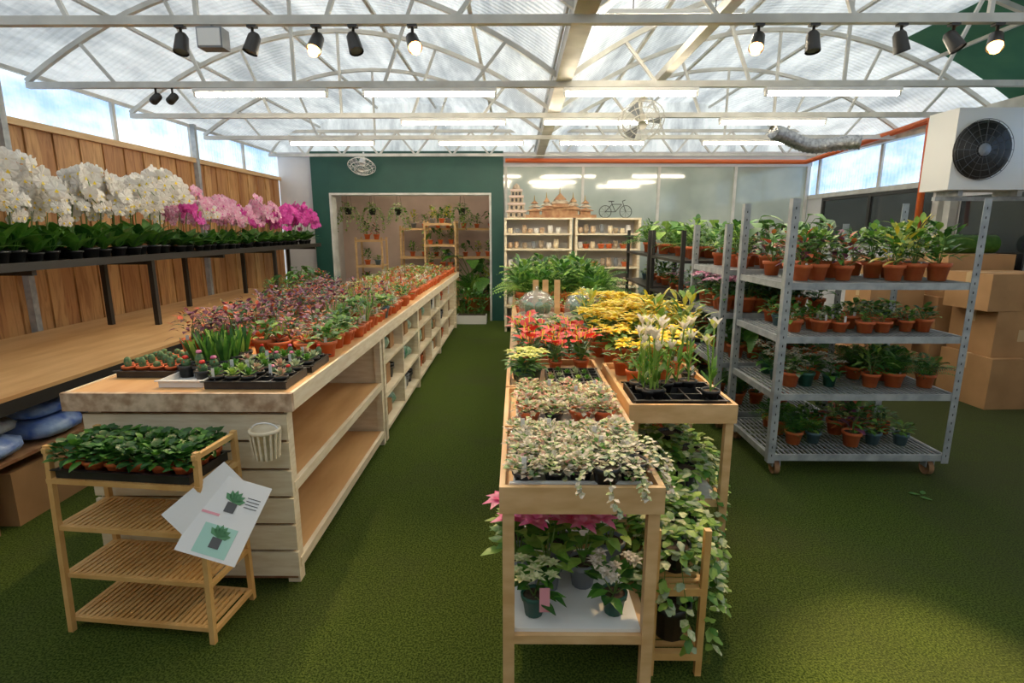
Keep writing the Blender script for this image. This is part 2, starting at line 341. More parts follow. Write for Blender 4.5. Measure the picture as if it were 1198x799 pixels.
for k in range(4):
    T['ow',k]=orchid(k,'pet_white','pet_yellow'); T['op',k]=orchid(20+k,'pet_pink','pet_magenta'); T['om',k]=orchid(40+k,'pet_magenta','pet_magenta')
    T['purple',k]=bush(60+k,60,.17,.075,.055,.028,['leaf_purple','leaf_purple','leaf_dark','leaf_red'],'terracotta')
    T['redgreen',k]=bush(70+k,22,.06,.04,.045,.024,['leaf_light','leaf_red','leaf_light','leaf_mid'],'terracotta',.06,.08)
    T['small',k]=bush(80+k,20,.045,.035,.036,.024,['leaf_light','leaf_grey','leaf_mid','leaf_lime'],'terracotta',.06,.08)
    T['redrose',k]=rosette(86+k,16,.055,.026,['leaf_red','leaf_red','leaf_pinkvar','leaf_light'],'terracotta',.06,.08)
    T['pinky',k]=bush(90+k,22,.05,.038,.04,.026,['leaf_pinkvar','leaf_cream','leaf_grey','leaf_whitepink'],'terracotta',.06,.08)
    T['ros',k]=rosette(100+k,16,.055,.03,[['leaf_grey'],['leaf_mid'],['leaf_light'],['leaf_pinkvar','leaf_grey']][k],'black_plastic')
    T['rost',k]=rosette(105+k,16,.05,.028,[['leaf_grey'],['leaf_lime'],['leaf_light'],['leaf_pinkvar','leaf_grey']][k],'terracotta',.06,.075)
    T['cact',k]=cact(110+k); T['cactb',k]=cact(115+k,'black_plastic')
    T['sans',k]=upright(120+k,14,.15,.022,['leaf_mid','leaf_dark','leaf_light'],'black_plastic')
    T['pen',k]=upright(125+k,26,.16,.01,['leaf_light','leaf_mid','leaf_pinkvar'],'terracotta',.05,.075)
    T['fit',k]=bush(130+k,120,.05,.07,.03,.025,['leaf_whitepink','leaf_whitepink','leaf_whitepink','leaf_grey','leaf_cream','leaf_mid','leaf_pinkvar'],'black_plastic',.042,.05,.5,.3,3,.15,2)
    T['fitp',k]=bush(140+k,95,.045,.062,.03,.025,['leaf_pinkvar','leaf_cream','leaf_pinkvar','leaf_pinkvar','leaf_whitepink','leaf_mid','leaf_grey'],'terracotta',.045,.055,.5,.3,3,.15,2)
    T['fern',k]=fern(150+k,.36,('leaf_mid','leaf_dark','leaf_mid','leaf_light'),38,w=.04,lo=.3,hi=1.45); T['ferng',k]=fern(155+k,.3,('leaf_dark','leaf_mid'),24,w=.05)
    T['ivy',k]=ivy(160+k,['leaf_mid','leaf_cream','leaf_light','leaf_light','leaf_grey'])
    T['ivyw',k]=ivy(165+k,['leaf_whitepink','leaf_cream','leaf_whitepink','leaf_grey'],7,.13,lf=.024,top=10)
    T['hot',k]=bract(170+k,'pet_hot',6,.17,'pot_grey',('leaf_mid','leaf_light'),L=.062); T['yel',k]=bract(180+k,'pet_yellow',7,.2,'terracotta',('leaf_mid','leaf_light'),.07,.06,.1,.1)
    T['lime',k]=bract(185+k,'leaf_lime',6,.1,'pot_green',L=.045)
    T['wp',k]=bract(190+k,'leaf_whitepink',9,.13,'pot_green',L=.04,spread=.07)
    T['lw',k]=bract(195+k,'leaf_cream',10,.12,'pot_green',L=.042,spread=.07)
    T['red',k]=anthur(200+k,'pet_red')
    T['alo',k]=alocasia(210+k,['leaf_dark','leaf_mid']); T['alol',k]=alocasia(215+k,['leaf_light','leaf_mid'],8,.26)
    T['croton',k]=bush(220+k,60,.3,.1,.12,.036,['leaf_yellow','leaf_yellow','leaf_light','leaf_mid','leaf_lime'],['terracotta','pot_grey'][k%2],.065,.11,.6)
    T['foliage',k]=bush(230+k,64,.26,.11,.1,.042,['leaf_dark','leaf_mid','leaf_light'],'terracotta',.065,.11,.5)
    T['foliagep',k]=bush(235+k,56,.24,.1,.1,.042,['leaf_purple','leaf_dark','leaf_mid','leaf_red'],'terracotta',.065,.11,.5)
    T['low',k]=bush(240+k,40,.1,.08,.065,.036,['leaf_dark','leaf_mid','leaf_light','leaf_mid'],['terracotta','pot_blue','terracotta','terracotta'][k],.055,.09,.4)
    T['pep',k]=bush(245+k,60,.09,.085,.06,.048,['leaf_dark','leaf_mid','leaf_dark'],'terracotta',.05,.075,.5)
    T['pinkf',k]=bract(250+k,'pet_pink',8,.12,'terracotta',L=.045,spread=.08)
    T['lily',k]=lily(260+k)
    T['grey',k]=bush(265+k,46,.1,.08,.052,.034,['leaf_grey','leaf_whitepink','leaf_grey','leaf_mid'],'terracotta',.055,.09,.4)
def tag(mb,x,y,z):
    mb.box((x-.008,y-.0012,z),(x+.008,y+.0012,z+.055),'paper',R.uniform(-.5,.5))
def field(name,kinds,x0,x1,y0,y1,z,dx,dy,sc=1,jit=.2,prob=1,tags=.3):
    mb=MB(); nx=max(1,int(round((x1-x0)/dx))); ny=max(1,int(round((y1-y0)/dy)))
    for i in range(nx):
        for j in range(ny):
            if R.random()>prob: continue
            x=x0+(i+.5)*(x1-x0)/nx+R.uniform(-jit,jit)*dx; y=y0+(j+.5)*(y1-y0)/ny+R.uniform(-jit,jit)*dy
            k=R.choice(kinds); s=sc*R.uniform(.88,1.12)
            mb.merge(T[k,R.randrange(4)],(x,y,z),R.random()*6.28,s)
            if RJ.random()<tags: tag(mb,x+.01,y-.045*s,z+.065*s)
    return mb.obj(name)
def tray(mb,x0,x1,y0,y1,z,mat='black_plastic',h=.035,cells=None):
    mb.box((x0,y0,z),(x1,y1,z+.006),mat); t=.008
    for a in (((x0,y0,z),(x1,y0+t,z+h)),((x0,y1-t,z),(x1,y1,z+h)),((x0,y0,z),(x0+t,y1,z+h)),((x1-t,y0,z),(x1,y1,z+h))): mb.box(*a,mat)
    mb.box((x0-.012,y0-.012,z+h-.005),(x1+.012,y0+.004,z+h),mat); mb.box((x0-.012,y1-.004,z+h-.005),(x1+.012,y1+.012,z+h),mat)
    if cells:
        nx,ny=cells
        for i in range(1,nx): x=x0+i*(x1-x0)/nx; mb.box((x-.004,y0,z),(x+.004,y1,z+h),mat)
        for j in range(1,ny): y=y0+j*(y1-y0)/ny; mb.box((x0,y-.004,z),(x1,y+.004,z+h),mat)
# ---------------------------------------------------------------- room shell
XL,XR,YB,YF=-4.4,5.4,10.5,-1.5; ZE=3.1; XV=.42; RISE=.85
mb=MB(); mb.box((XL-.2,YF-.2,-.1),(XR+.2,14,0),'grass_mat'); mb.obj('floor')
mb=MB(); y=-1.6; i=0
while y<YB-.01:
    dx=.012 if i%2 else 0
    mb.box((XL-.03,max(YF,y+.004),0),(XL-dx,min(y+.156,YB),2.6),'plank_mat'); y+=.16; i+=1
mb.box((XL-.06,YF,0),(XL-.03,YB,2.6),'rust_wood')
mb.obj('wall_left')
mb=MB(); mb.box((XL-.05,YF,2.6),(XL+.04,YB,2.66),'pine'); mb.obj('trim_1')
mb=MB(); mb.box((XL-.04,YF,2.66),(XL-.03,YB,ZE),'film_window')
for yy in np.arange(0.5,YB,1.45): mb.box((XL-.05,yy,2.66),(XL,yy+.05,ZE),'steel_white')
mb.box((XL-.05,YF,ZE-.04),(XL,YB,ZE),'steel_white'); mb.obj('window_1')
mb=MB()
for yy in (4.85,7.75): mb.box((XL,yy,0),(XL+.06,yy+.06,ZE),'galv')
mb.obj('wall_posts')
mb=MB(); mb.box((XR,YF,0),(XR+.1,YB,2.3),'wall_white'); mb.obj('wall_right')
mb=MB(); mb.box((XR+.03,YF,2.3),(XR+.04,YB,ZE),'film_window')
for yy in np.arange(0,YB,1.7): mb.box((XR,yy,2.3),(XR+.06,yy+.06,ZE),'steel_white')
mb.box((XR-.02,YF,2.26),(XR+.06,YB,2.33),'steel_white'); mb.obj('window_2')
mb=MB(); mb.box((XR-.03,7.3,1.55),(XR-.01,9.9,2.2),'glass_dark')
for a,b_ in ((7.25,7.31),(8.57,8.63),(9.87,9.93)): mb.box((XR-.05,a,1.5),(XR,b_,2.25),'black_metal')
mb.box((XR-.05,7.25,1.5),(XR,9.93,1.55),'black_metal'); mb.box((XR-.05,7.25,2.2),(XR,9.93,2.25),'black_metal')
mb.box((XR-.03,5.9,1.1),(XR-.01,6.85,2.1),'glass_dark'); mb.obj('window_3')
mb=MB()
for yy in (6.9,7.1): mb.box((XR-.12,yy,0),(XR-.02,yy+.1,ZE),'steel_white')
mb.box((XR-.12,YF,ZE-.16),(XR,YB,ZE-.02),'steel_white'); mb.obj('trim_2')
mb=MB(); mb.box((XL,YF-.1,0),(XR,YF,ZE),'wall_white'); mb.obj('wall_front_light_block')  # unseen wall behind the camera, added to keep light off the front
mb=MB()
mb.box((XL,YB,0),(-3.75,YB+.1,ZE),'wall_white')
mb.box((-3.75,YB-.15,0),(-3.42,YB+.1,ZE),'wall_green'); mb.box((-.48,YB-.15,0),(-.24,YB+.1,ZE),'wall_green'); mb.box((-3.42,YB-.15,2.35),(-.48,YB+.1,ZE),'wall_green')
mb.obj('wall_back')
mb=MB()
mb.box((-3.44,YB-.16,0),(-3.4,YB+.11,2.37),'steel_white'); mb.box((-.5,YB-.16,0),(-.46,YB+.11,2.37),'steel_white'); mb.box((-3.44,YB-.16,2.33),(-.46,YB+.11,2.37),'steel_white'); mb.obj('trim_3')
mb=MB(); mb.box((-.24,YB,0),(XR,YB+.02,2.84),'glass_grey'); mb.box((-.24,YB-.03,2.84),(XR,YB+.05,ZE),'wall_white')
for xx in (-.22,1.2,2.6,4.0,5.32): mb.box((xx,YB-.03,0),(xx+.05,YB,2.84),'steel_white')
mb.box((-.24,YB-.03,0),(XR,YB,.1),'steel_white'); mb.obj('window_4')
def arcz(x,c,h): return ZE+RISE*(1-((x-c)/h)**2)
bays=[((XL+XV)/2,(XV-XL)/2),((XR+XV)/2,(XR-XV)/2)]
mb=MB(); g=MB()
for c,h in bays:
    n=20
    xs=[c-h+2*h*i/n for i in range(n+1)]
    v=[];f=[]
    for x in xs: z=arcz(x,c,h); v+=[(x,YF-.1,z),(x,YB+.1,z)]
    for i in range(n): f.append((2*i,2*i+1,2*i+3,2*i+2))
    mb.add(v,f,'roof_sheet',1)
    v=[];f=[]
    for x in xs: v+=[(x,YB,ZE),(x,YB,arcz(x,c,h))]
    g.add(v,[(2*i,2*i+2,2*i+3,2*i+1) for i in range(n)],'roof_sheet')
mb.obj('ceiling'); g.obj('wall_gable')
mb=MB()
v=[];f=[];c,h=bays[1]
for i in range(9):
    x=4.15+1.23*i/8; z=arcz(x,c,h)-.03; v+=[(x,2.2,z),(x,6.4,z)]
mb.add(v,[(2*i,2*i+1,2*i+3,2*i+2) for i in range(8)],'shade_green',1); mb.obj('shade_cloth')
mb=MB()
for c,h in bays:
    for k in (-.66,-.22,.22,.66):
        x=c+h*k; mb.box((x-.018,YF,arcz(x,c,h)-.06),(x+.018,YB,arcz(x,c,h)-.03),'steel_white')
mb.obj('roof_purlins')
mb=MB(); mb.box((XV-.07,YF,ZE-.1),(XV+.07,YB,ZE+.03),'steel_white'); mb.box((XV-.1,YF,ZE+.0),(XV-.08,YB,ZE+.08),'galv')
mb.box((1.28,YF,ZE-.06),(1.36,6.6,ZE),'steel_white'); mb.obj('roof_gutter_beam')
for ty in (3.72,5.25,6.6,8.1):
    mb=MB(); r=.026
    mb.box((XL,ty-r,ZE-.15),(XR,ty+r,ZE-.15+2*r),'steel_white')
    for c,h in bays:
        n=24; pts=[(c-h+2*h*i/n,ty,arcz(c-h+2*h*i/n,c,h)-.09) for i in range(n+1)]
        for i in range(n): mb.bar(pts[i],pts[i+1],.04,.04,'steel_white',(0,1,0))
        K=6
        for i in range(1,K):
            x=c-h+2*h*i/K
            x2=x+(h*.12*(1 if i<K/2 else -1) if i!=K//2 else 0)*-1
            mb.bar((x,ty,ZE-.12),(x2,ty,arcz(x2,c,h)-.09),.026,.026,'steel_white')
    mb.obj('roof_truss')
mb=MB(); ty=10.15
for z in (2.98,3.38): mb.box((XL,ty-.025,z),(XR,ty+.025,z+.05),'steel_white')
n=30; w=(XR-XL)/n
for i in range(n):
    a=XL+w*i; z0,z1=(3.0,3.4) if i%2==0 else (3.4,3.0); mb.bar((a,ty,z0),(a+w,ty,z1),.03,.03,'steel_white')
mb.obj('roof_truss')
# ---------------------------------------------------------------- back room
mb=MB(); mb.box((-4.2,13.5,0),(.4,13.6,2.7),'wall_beige'); mb.box((-4.3,YB+.1,0),(-4.2,13.6,2.7),'wall_white'); mb.box((.4,YB+.1,0),(.5,13.6,2.7),'wall_white'); mb.obj('wall_back_room')
mb=MB(); mb.box((-4.3,YB+.1,2.7),(.5,13.6,2.78),'wall_white'); mb.obj('ceiling_back_room')
def shelfunit(name,x0,x1,y0,y1,levels,top,mat='pine',post=.04):
    mb=MB()
    for x in (x0,x1-post):
        for y in (y0,y1-post): mb.box((x,y,0),(x+post,y+post,top),mat)
    for z in levels: mb.box((x0,y0,z-.025),(x1,y1,z),mat); mb.box((x0,y0,z-.05),(x1,y0+.02,z),mat)
    return mb.obj(name)
shelfunit('wooden_plant_shelf',-2.0,-1.3,12.0,12.5,[.4,.9,1.4,1.85],1.9,'pine')
for z,s in ((1.85,.95),(1.4,.85),(.9,.9),(.4,.9)): field('potted_foliage_plants',['foliage','alo','fern','croton'],-1.95,-1.35,12.05,12.45,z,.2,.3,s)
shelfunit('wooden_plant_shelf',-3.5,-2.9,12.0,12.5,[.4,.95,1.5],1.55,'pine')
for z in (1.5,.95,.4): field('potted_foliage_plants',['foliage','foliagep','fern','low'],-3.45,-2.95,12.05,12.45,z,.2,.3,1.1)
field('potted_foliage_plants',['foliage','foliagep','alo','fern'],-2.75,-2.15,11.9,12.5,0,.3,.3,2.3)
field('potted_foliage_plants',['foliage','alo','fern','croton'],-1.15,-.3,11.5,12.5,0,.35,.4,2.5)
shelfunit('wooden_plant_shelf',-2.7,-.4,12.85,13.2,[1.1,1.75],1.8,'pine')
for z in (1.1,1.75): field('potted_foliage_plants',['foliage','alo','low','croton'],-2.6,-.5,12.9,13.15,z,.3,.25,.95)
mb=MB()
for x,y in ((-3.3,11.0),(-2.9,11.3),(-2.4,11.4),(-1.1,11.3)):
    mb.merge(T['ivy',R.randrange(4)],(x,y,2.0),R.random()*6,1.3)
    for a in (0,2.1,4.2): mb.pipe([(x+.08*math.cos(a),y+.08*math.sin(a),2.12),(x,y,2.69)],.003,'black_metal',3,False)
mb.obj('hanging_basket_plants')
mb=MB(); mb.box((-1.1,9.95,0),(-.55,10.2,.16),'white_plastic'); mb.box((-1.08,9.97,.16),(-.57,10.18,.165),'soil')
for i in range(4): mb.merge(bush(400+i,34,.5,.1,.14,.05,['leaf_dark','leaf_mid'],None,.05,0,.6),(-1.0+.12*i,10.08,.13),i)
mb.obj('planter_box')
# ---------------------------------------------------------------- left wall shelves
mb=MB()
mb.box((-3.98,2.4,1.44),(-3.42,9.7,1.47),'black_metal'); mb.box((-3.45,2.4,1.42),(-3.42,9.7,1.48),'black_metal')
for yy in (2.5,3.9,5.2,6.5,7.9,9.5):
    mb.box((-3.96,yy,.8),(-3.915,yy+.045,1.44),'black_metal'); mb.box((-3.96,yy,1.38),(-3.46,yy+.04,1.44),'black_metal')
for yy in (5.2,7.9): mb.box((-3.5,yy,.8),(-3.455,yy+.045,1.44),'black_metal')
mb.obj('orchid_shelf')
for nm,kd,y0,y1 in (('white_orchids','ow',2.9,5.7),('pink_orchids','op',5.78,7.6),('magenta_orchids','om',7.68,9.6)):
    mb=MB(); y=y0+.08
    while y<y1:
        for x in (-3.85,-3.6):
            kk=kd
            if kd=='om' and R.random()<.2: kk='op'
            if kd=='op' and R.random()<.15: kk='om'
            if kd=='op' and R.random()<.15: kk='ow'
            mb.merge(T[kk,R.randrange(4)],(x+R.uniform(-.03,.03),y+R.uniform(-.03,.03),1.47),R.uniform(-.6,.5),(1.06 if kd=='ow' else .88)*R.uniform(.84,1.14))
        y+=.165
    mb.obj(nm)
mb=MB()
mb.box((-4.33,2.0,.775),(-2.8,8.6,.8),'ply'); mb.box((-2.84,2.0,.7),(-2.8,8.6,.775),'black_metal')
for yy in (2.05,3.6,5.2,6.8,8.5):
    for xx in (-4.3,-2.85): mb.box((xx,yy,0),(xx+.045,yy+.045,.775),'black_metal')
mb.box((-4.3,2.0,.4),(-2.86,8.6,.42),'rust_wood'); mb.obj('storage_bench')
def carton(x0,y0,z0,x1,y1,z1,rz=0):
    mb=MB(); cx,cy=(x0+x1)/2,(y0+y1)/2; a,b_,h=x1-x0,y1-y0,z1-z0
    mb.box((-a/2,-b_/2,0),(a/2,b_/2,h),'cardboard'); mb.box((-a/2-.001,-.03,h*.7),(a/2+.001,.03,h+.0015),'tape'); mb.box((-.002,-b_/2-.001,h-.0005),(.002,b_/2+.001,h+.001),'rust_wood')
    if R.random()<.5: mb.box((-a*.2,-b_/2-.0015,h*.35),(a*.15,-b_/2,h*.6),'print_dark' if R.random()<.3 else 'tape')
    return mb.obj('cardboard_box',None,(cx,cy,z0),rz)
carton(-3.45,2.3,0,-2.92,2.8,.36); carton(-3.4,2.9,0,-2.9,3.5,.33); carton(-3.5,3.75,0,-2.95,4.3,.36)
def bag(mb,x,y,z,sx,sy,sz,mat):
    n=14; v=[];f=[]
    for i in range(7):
        ph=-pi/2+pi*i/6
        for k in range(n):
            a=2*pi*k/n; ca,sa=math.cos(a),math.sin(a); e=.55; wob=1+R.uniform(-.05,.05)
            r=max(.02,math.cos(ph))**.45
            v.append((x+sx/2*r*math.copysign(abs(ca)**e,ca)*wob,y+sy/2*r*math.copysign(abs(sa)**e,sa)*wob,z+sz/2+sz/2*math.sin(ph)))
    for i in range(6):
        for k in range(n): f.append((i*n+k,i*n+(k+1)%n,(i+1)*n+(k+1)%n,(i+1)*n+k))
    mb.add(v,f,mat,1)
for i,(yy,mt) in enumerate(((2.4,'blue_bag'),(2.85,'blue_bag'),(3.3,'blue_bag'),(3.8,'grey_bag'))):
    mb=MB(); bag(mb,-3.1,yy,.42,.5,.4,.13,mt); bag(mb,-3.12,yy+.02,.55,.46,.38,.1,'grey_bag' if i%2 else 'blue_bag'); mb.obj('soil_bags')
field('potted_foliage_plants',['foliagep','alo','foliage'],-3.3,-2.85,6.8,8.5,.8,.25,.28,.9)
# ---------------------------------------------------------------- left display counter
mb=MB(); x0,x1=-1.98,-1.06
mb.box((-2.03,2.36,.935),(-1.02,9.62,.98),'ply')
mb.box((-2.045,2.335,.9),(-1.003,2.36,.985),'fascia'); mb.box((-1.02,2.36,.9),(-1.005,9.62,.985),'cream_wood'); mb.box((-2.04,2.36,.9),(-2.03,9.62,.985),'cream_wood')
z=.05
for i in range(6): mb.box((x0-.01,2.375,z),(x1+.01,2.395,z+.125),'cream_wood'); z+=.14
for xx in (x0,x1-.06): mb.box((xx,2.40,0),(xx+.06,2.46,.935),'cream_wood')
mb.box((x0+.01,2.4,.02),(x1-.01,2.415,.9),'rust_wood')
for yy in (4.15,4.25,5.8,7.5,9.55):
    for xx in (x0,x1-.05): mb.box((xx,yy,0),(xx+.05,yy+.06,.935),'cream_wood')
    mb.box((x0+.05,yy+.02,.02),(x1-.05,yy+.04,.935),'cream_wood')
mb.box((x0+.2,2.42,.02),(x0+.22,9.55,.93),'cream_wood')
for z in (.12,.52): mb.box((x0+.22,2.42,z-.03),(x1,4.15,z),'ply'); mb.box((x1-.02,2.42,z-.05),(x1+.005,4.15,z),'cream_wood')
for z in (.1,.38,.66): mb.box((x0+.22,4.31,z-.03),(x1,9.55,z),'cream_wood')
for yy in np.arange(5.0,9.4,.85): mb.box((x0+.4,yy,.1),(x1,yy+.03,.93),'cream_wood')
mb.obj('display_counter')
mb=MB()
for sec in range(6):
    ya=4.4+sec*.85
    for z,hh in ((.1,.2),(.38,.2),(.66,.19)):
        for k in range(3):
            yy=ya+.03+k*.18; 
            if int((yy-5.0)/.85*100)%100>78 : continue
            c=R.choice(['terracotta','cardboard','green_bag','pot_grey','white_plastic','rust_wood','black_plastic','green_bag'])
            hb=hh*R.uniform(.5,1)
            if c in('green_bag',): bag(mb,-1.27,yy+.08,z,.3,.15,hb,c)
            elif c in ('terracotta','black_plastic','pot_grey'):
                for q in range(3): pot(mb,.06,.1,c,(-1.18-.13*q,yy+.07,z),10); pot(mb,.06,.1,c,(-1.18-.13*q,yy+.07,z+.03),10)
            else: mb.box((-1.45,yy,z),(-1.13,yy+.15,z+hb),c)
mb.obj('stored_garden_supplies')
mb=MB(); 
mb.lathe([(0,0),(.05,0),(.06,.12),(.068,.12),(.068,.135),(.057,.135),(.045,.01)],'cream_wood',(0,0,0),16)
for k in range(16): a=k*pi/8; mb.bar((.052*math.cos(a),.052*math.sin(a),.0),(.064*math.cos(a),.064*math.sin(a),.12),.008,.008,'cream_wood')
mb.pipe([(.06*math.cos(a),.0,.13+.03*math.sin(a)) for a in np.linspace(0,pi,10)],.004,'white_plastic',5)
mb.obj('hanging_wall_planter',None,(-1.12,2.3,.7))
# counter contents
Z=.98
mb=MB(); tray(mb,-1.99,-1.69,2.62,2.98,Z,'black_plastic')
for i in range(4):
    for j in range(5): mb.merge(T['cact',R.randrange(4)],(-1.95+i*.073,2.655+j*.072,Z+.006),R.random()*6,.85)
mb.obj('tray_of_cacti')
mb=MB(); tray(mb,-1.67,-1.46,2.45,2.98,Z,'white_plastic')
for i in range(3):
    for j in range(5):
        if j==0 and i<2: continue
        mb.merge(T['sans' if j>1 else 'cactb',R.randrange(4)],(-1.635+i*.07,2.52+j*.1,Z+.006),R.random()*6,1.1)
mb.obj('tray_of_snake_plants')
for (a,b_,c,d) in ((-1.44,-1.06,2.42,2.68),(-1.44,-1.05,2.72,2.98)):
    mb=MB(); tray(mb,a,b_,c,d,Z,'black_plastic',.04,(5,3))
    for i in range(5):
        for j in range(3): 
            if R.random()<.9: mb.merge(T[R.choice(['ros','ros','cactb','ros']),R.randrange(4)],(a+(i+.5)*(b_-a)/5,c+(j+.5)*(d-c)/3,Z+.007),R.random()*6,.8)
            if R.random()<.3: tag(mb,a+(i+.5)*(b_-a)/5,c+(j+.2)*(d-c)/3,Z+.04)
    mb.obj('tray_of_succulents')
field('potted_purple_plants',['purple','purple','purple','redgreen','pinky'],-1.98,-1.6,3.07,5.6,Z,.12,.13,1.05)
field('potted_succulents',['redgreen','pinky','pen','small','rost','purple','pinky','redrose','low'],-1.55,-1.06,3.04,5.6,Z,.11,.12,1.0)
field('potted_succulents',['redgreen','small','pinky','rost','redrose','redrose','redgreen'],-1.98,-1.07,5.66,9.5,Z,.135,.16,1.12,.1)
# ---------------------------------------------------------------- bamboo stand
mb=MB(); W,D,H=.68,.27,.84
for x in (0,W-.025):
    for y in (0,D-.02): mb.bar((x+.012,y+.01+(-.02 if y==0 else .015),0),(x+.012,y+.01+(.01 if y==0 else 0),H),.022,.022,'bamboo')
    mb.box((x+.002,0,H-.03),(x+.022,D,H-.008),'bamboo')
for z in (.06,.27,.49,.70):
    mb.box((0,0,z-.02),(W,.02,z),'bamboo'); mb.box((0,D-.02,z-.02),(W,D,z),'bamboo')
    mb.box((0,0,z-.02),(.02,D,z),'bamboo'); mb.box((W-.02,0,z-.02),(W,D,z),'bamboo')
    n=24
    for i in range(n): x=.025+i*(W-.05)/n; mb.box((x,.005,z-.008),(x+.017,D-.005,z+.002),'bamboo')
SX,SY=-1.93,2.07
st=mb.obj('bamboo_plant_stand',None,(SX,SY,0),math.radians(-6))
mb=MB(); tray(mb,.04,.63,.01,.26,0,'black_plastic',.04)
for i in range(6):
    for j in range(3): mb.merge(T['pep',R.randrange(4)],(.085+i*.1,.055+j*.08,.007),R.random()*6,.86)
mb.obj('tray_of_peperomia',None,(SX,SY,.703),math.radians(-6))
def sheetobj(name,w,h,loc,rot,pic):
    mb=MB(); mb.box((-w/2,-.0015,-h/2),(w/2,.0015,h/2),'paper')
    if pic:
        mb.box((-w*.25,-.003,-h*.46),(w*.3,-.0015,-h*.1),'print_teal')
        for cx,cz in ((0.0,.2),(0.01,-.24)):
            mb.box((cx*1-.018,-.0042,h*(cz)-.04),(cx+.022,-.003,h*cz),'print_dark')
            for a in (-.9,-.45,0,.45,.9,1.3): 
                c=np.array((cx,-.0045,h*cz)); d=np.array((math.sin(a),0,math.cos(a)))*.05; e=np.array((math.cos(a),0,-math.sin(a)))*.012
                mb.add([c,c+d*.6+e,c+d,c+d*.6-e],[(0,1,2,3)],'print_green')
        mb.box((-w*.4,-.0032,-h*.0),(-w*.1,-.0015,h*.03),'print_pink')
        for k in range(4): mb.box((w*.2,-.0032,h*(.3-.04*k)),(w*.42,-.0015,h*(.31-.04*k)),'print_dark')
    o=mb.obj(name,None,loc); o.rotation_euler=rot; return o
sheetobj('plant_info_sheet',.24,.31,(-1.15,1.97,.585),(math.radians(-42),math.radians(16),math.radians(-3)),True)
sheetobj('plant_info_sheet',.24,.28,(-1.2,2.0,.61),(math.radians(-42),math.radians(48),math.radians(-3)),False)
# ---------------------------------------------------------------- centre tables
def table(name,x0,x1,y0,y1,top,shelf=None,mat='pine',rim=.035):
    mb=MB(); p=.04
    for x in (x0+.01,x1-.01-p):
        for y in (y0+.01,y1-.01-p): mb.box((x,y,0),(x+p,y+p,top-.02),mat)
    mb.box((x0+.002,y0+.002,top-.025),(x1-.002,y1-.002,top),mat)
    for a in (((x0,y0,top-.06),(x1,y0+.02,top+rim)),((x0,y1-.02,top-.06),(x1,y1,top+rim)),((x0,y0+.02,top-.06),(x0+.02,y1-.02,top+rim)),((x1-.02,y0+.02,top-.06),(x1,y1-.02,top+rim))): mb.box(*a,mat)
    if shelf:
        mb.box((x0+.013,y0+.013,shelf-.05),(x1-.013,y1-.013,shelf-.015),mat); mb.box((x0+.05,y0+.03,shelf-.015),(x1-.05,y1-.03,shelf),'white_plastic')
    return mb.obj(name)
table('wooden_plant_table',-.055,.485,1.64,2.19,.85,.34)
table('wooden_plant_table',-.055,.50,2.21,2.79,.85,.34)
table('wooden_plant_table',-.055,.50,2.81,3.44,.85,.34)
table('wooden_plant_table',.54,1.06,2.5,3.34,.85,.4)
def traywith(name,x0,x1,y0,y1,z,kinds,nx,ny,sc,mat='white_plastic'):
    mb=MB(); tray(mb,x0,x1,y0,y1,z,mat,.03)
    for i in range(nx):
        for j in range(ny):
            x=x0+(i+.5)*(x1-x0)/nx+R.uniform(-.01,.01); y=y0+(j+.5)*(y1-y0)/ny+R.uniform(-.01,.01)
            mb.merge(T[R.choice(kinds),R.randrange(4)],(x,y,z+.007),R.random()*6,sc*R.uniform(.9,1.15))
            if RJ.random()<.25: tag(mb,x,y-.03,z+.06)
    return mb.obj(name)
traywith('tray_of_polka_dot_plants',-.01,.44,1.69,2.15,.851,['fit'],5,5,.9)
traywith('tray_of_nerve_plants',0,.45,2.27,2.74,.851,['fitp','fitp','fitp','fit'],4,4,.98)
mb=MB()
for x,y in ((.40,1.74),(.42,1.86),(.3,1.70)): mb.merge(T['ivyw',R.randrange(4)],(x,y,.858),R.random()*6,.8)
mb.obj('trailing_variegated_plants')
mb2=MB(); tray(mb2,.17,.47,2.86,3.16,.851,'black_plastic',.045,(6,5))
for i in range(6):
    for j in range(5):
        if R.random()<.35: mb2.merge(T['ros',R.randrange(4)],(.195+i*.05,2.89+j*.06,.853),R.random()*6,.55)
mb2.obj('seedling_tray')
mb3=MB()
for k,(x,y) in enumerate(((.04,2.92),(.1,3.04),(.02,3.08))): mb3.merge(T['lime',k%4],(x,y,.851),k,.95)
mb3.obj('potted_lime_flowers')
field('potted_anthuriums',['red'],.0,.48,3.2,3.42,.851,.14,.14,.7,.1,tags=0)
mb=MB(); 
for x,y,s in ((-.01,1.95,1.18),(.1,1.9,1.2),(.24,1.92,1.15),(.17,2.06,1.2),(.37,2.06,1.2),(-.01,2.1,1.15)): mb.merge(T['hot',R.randrange(4)],(x+.02,y,.341),R.random()*6,s)
mb.obj('pink_poinsettias')
mb=MB(); mb.merge(T['lw',1],(.065,1.75,.341),1,.9); mb.obj('variegated_potted_plant')
mb=MB(); mb.merge(T['wp',2],(.355,1.76,.341),2,.92); mb.obj('variegated_potted_plant')
mb=MB(); mb.box((-.018,0,-.04),(.018,.003,.045),'print_pink'); o=mb.obj('price_tag',None,(.1,1.68,.44)); o.rotation_euler=(-.15,0,0)
mb=MB(); X0,X1,Y0,Y1=.51,.72,1.83,2.42
for x in (X0,X1-.025):
    for y in (Y0,Y1-.025): mb.box((x,y,0),(x+.025,y+.025,.62),'bamboo')
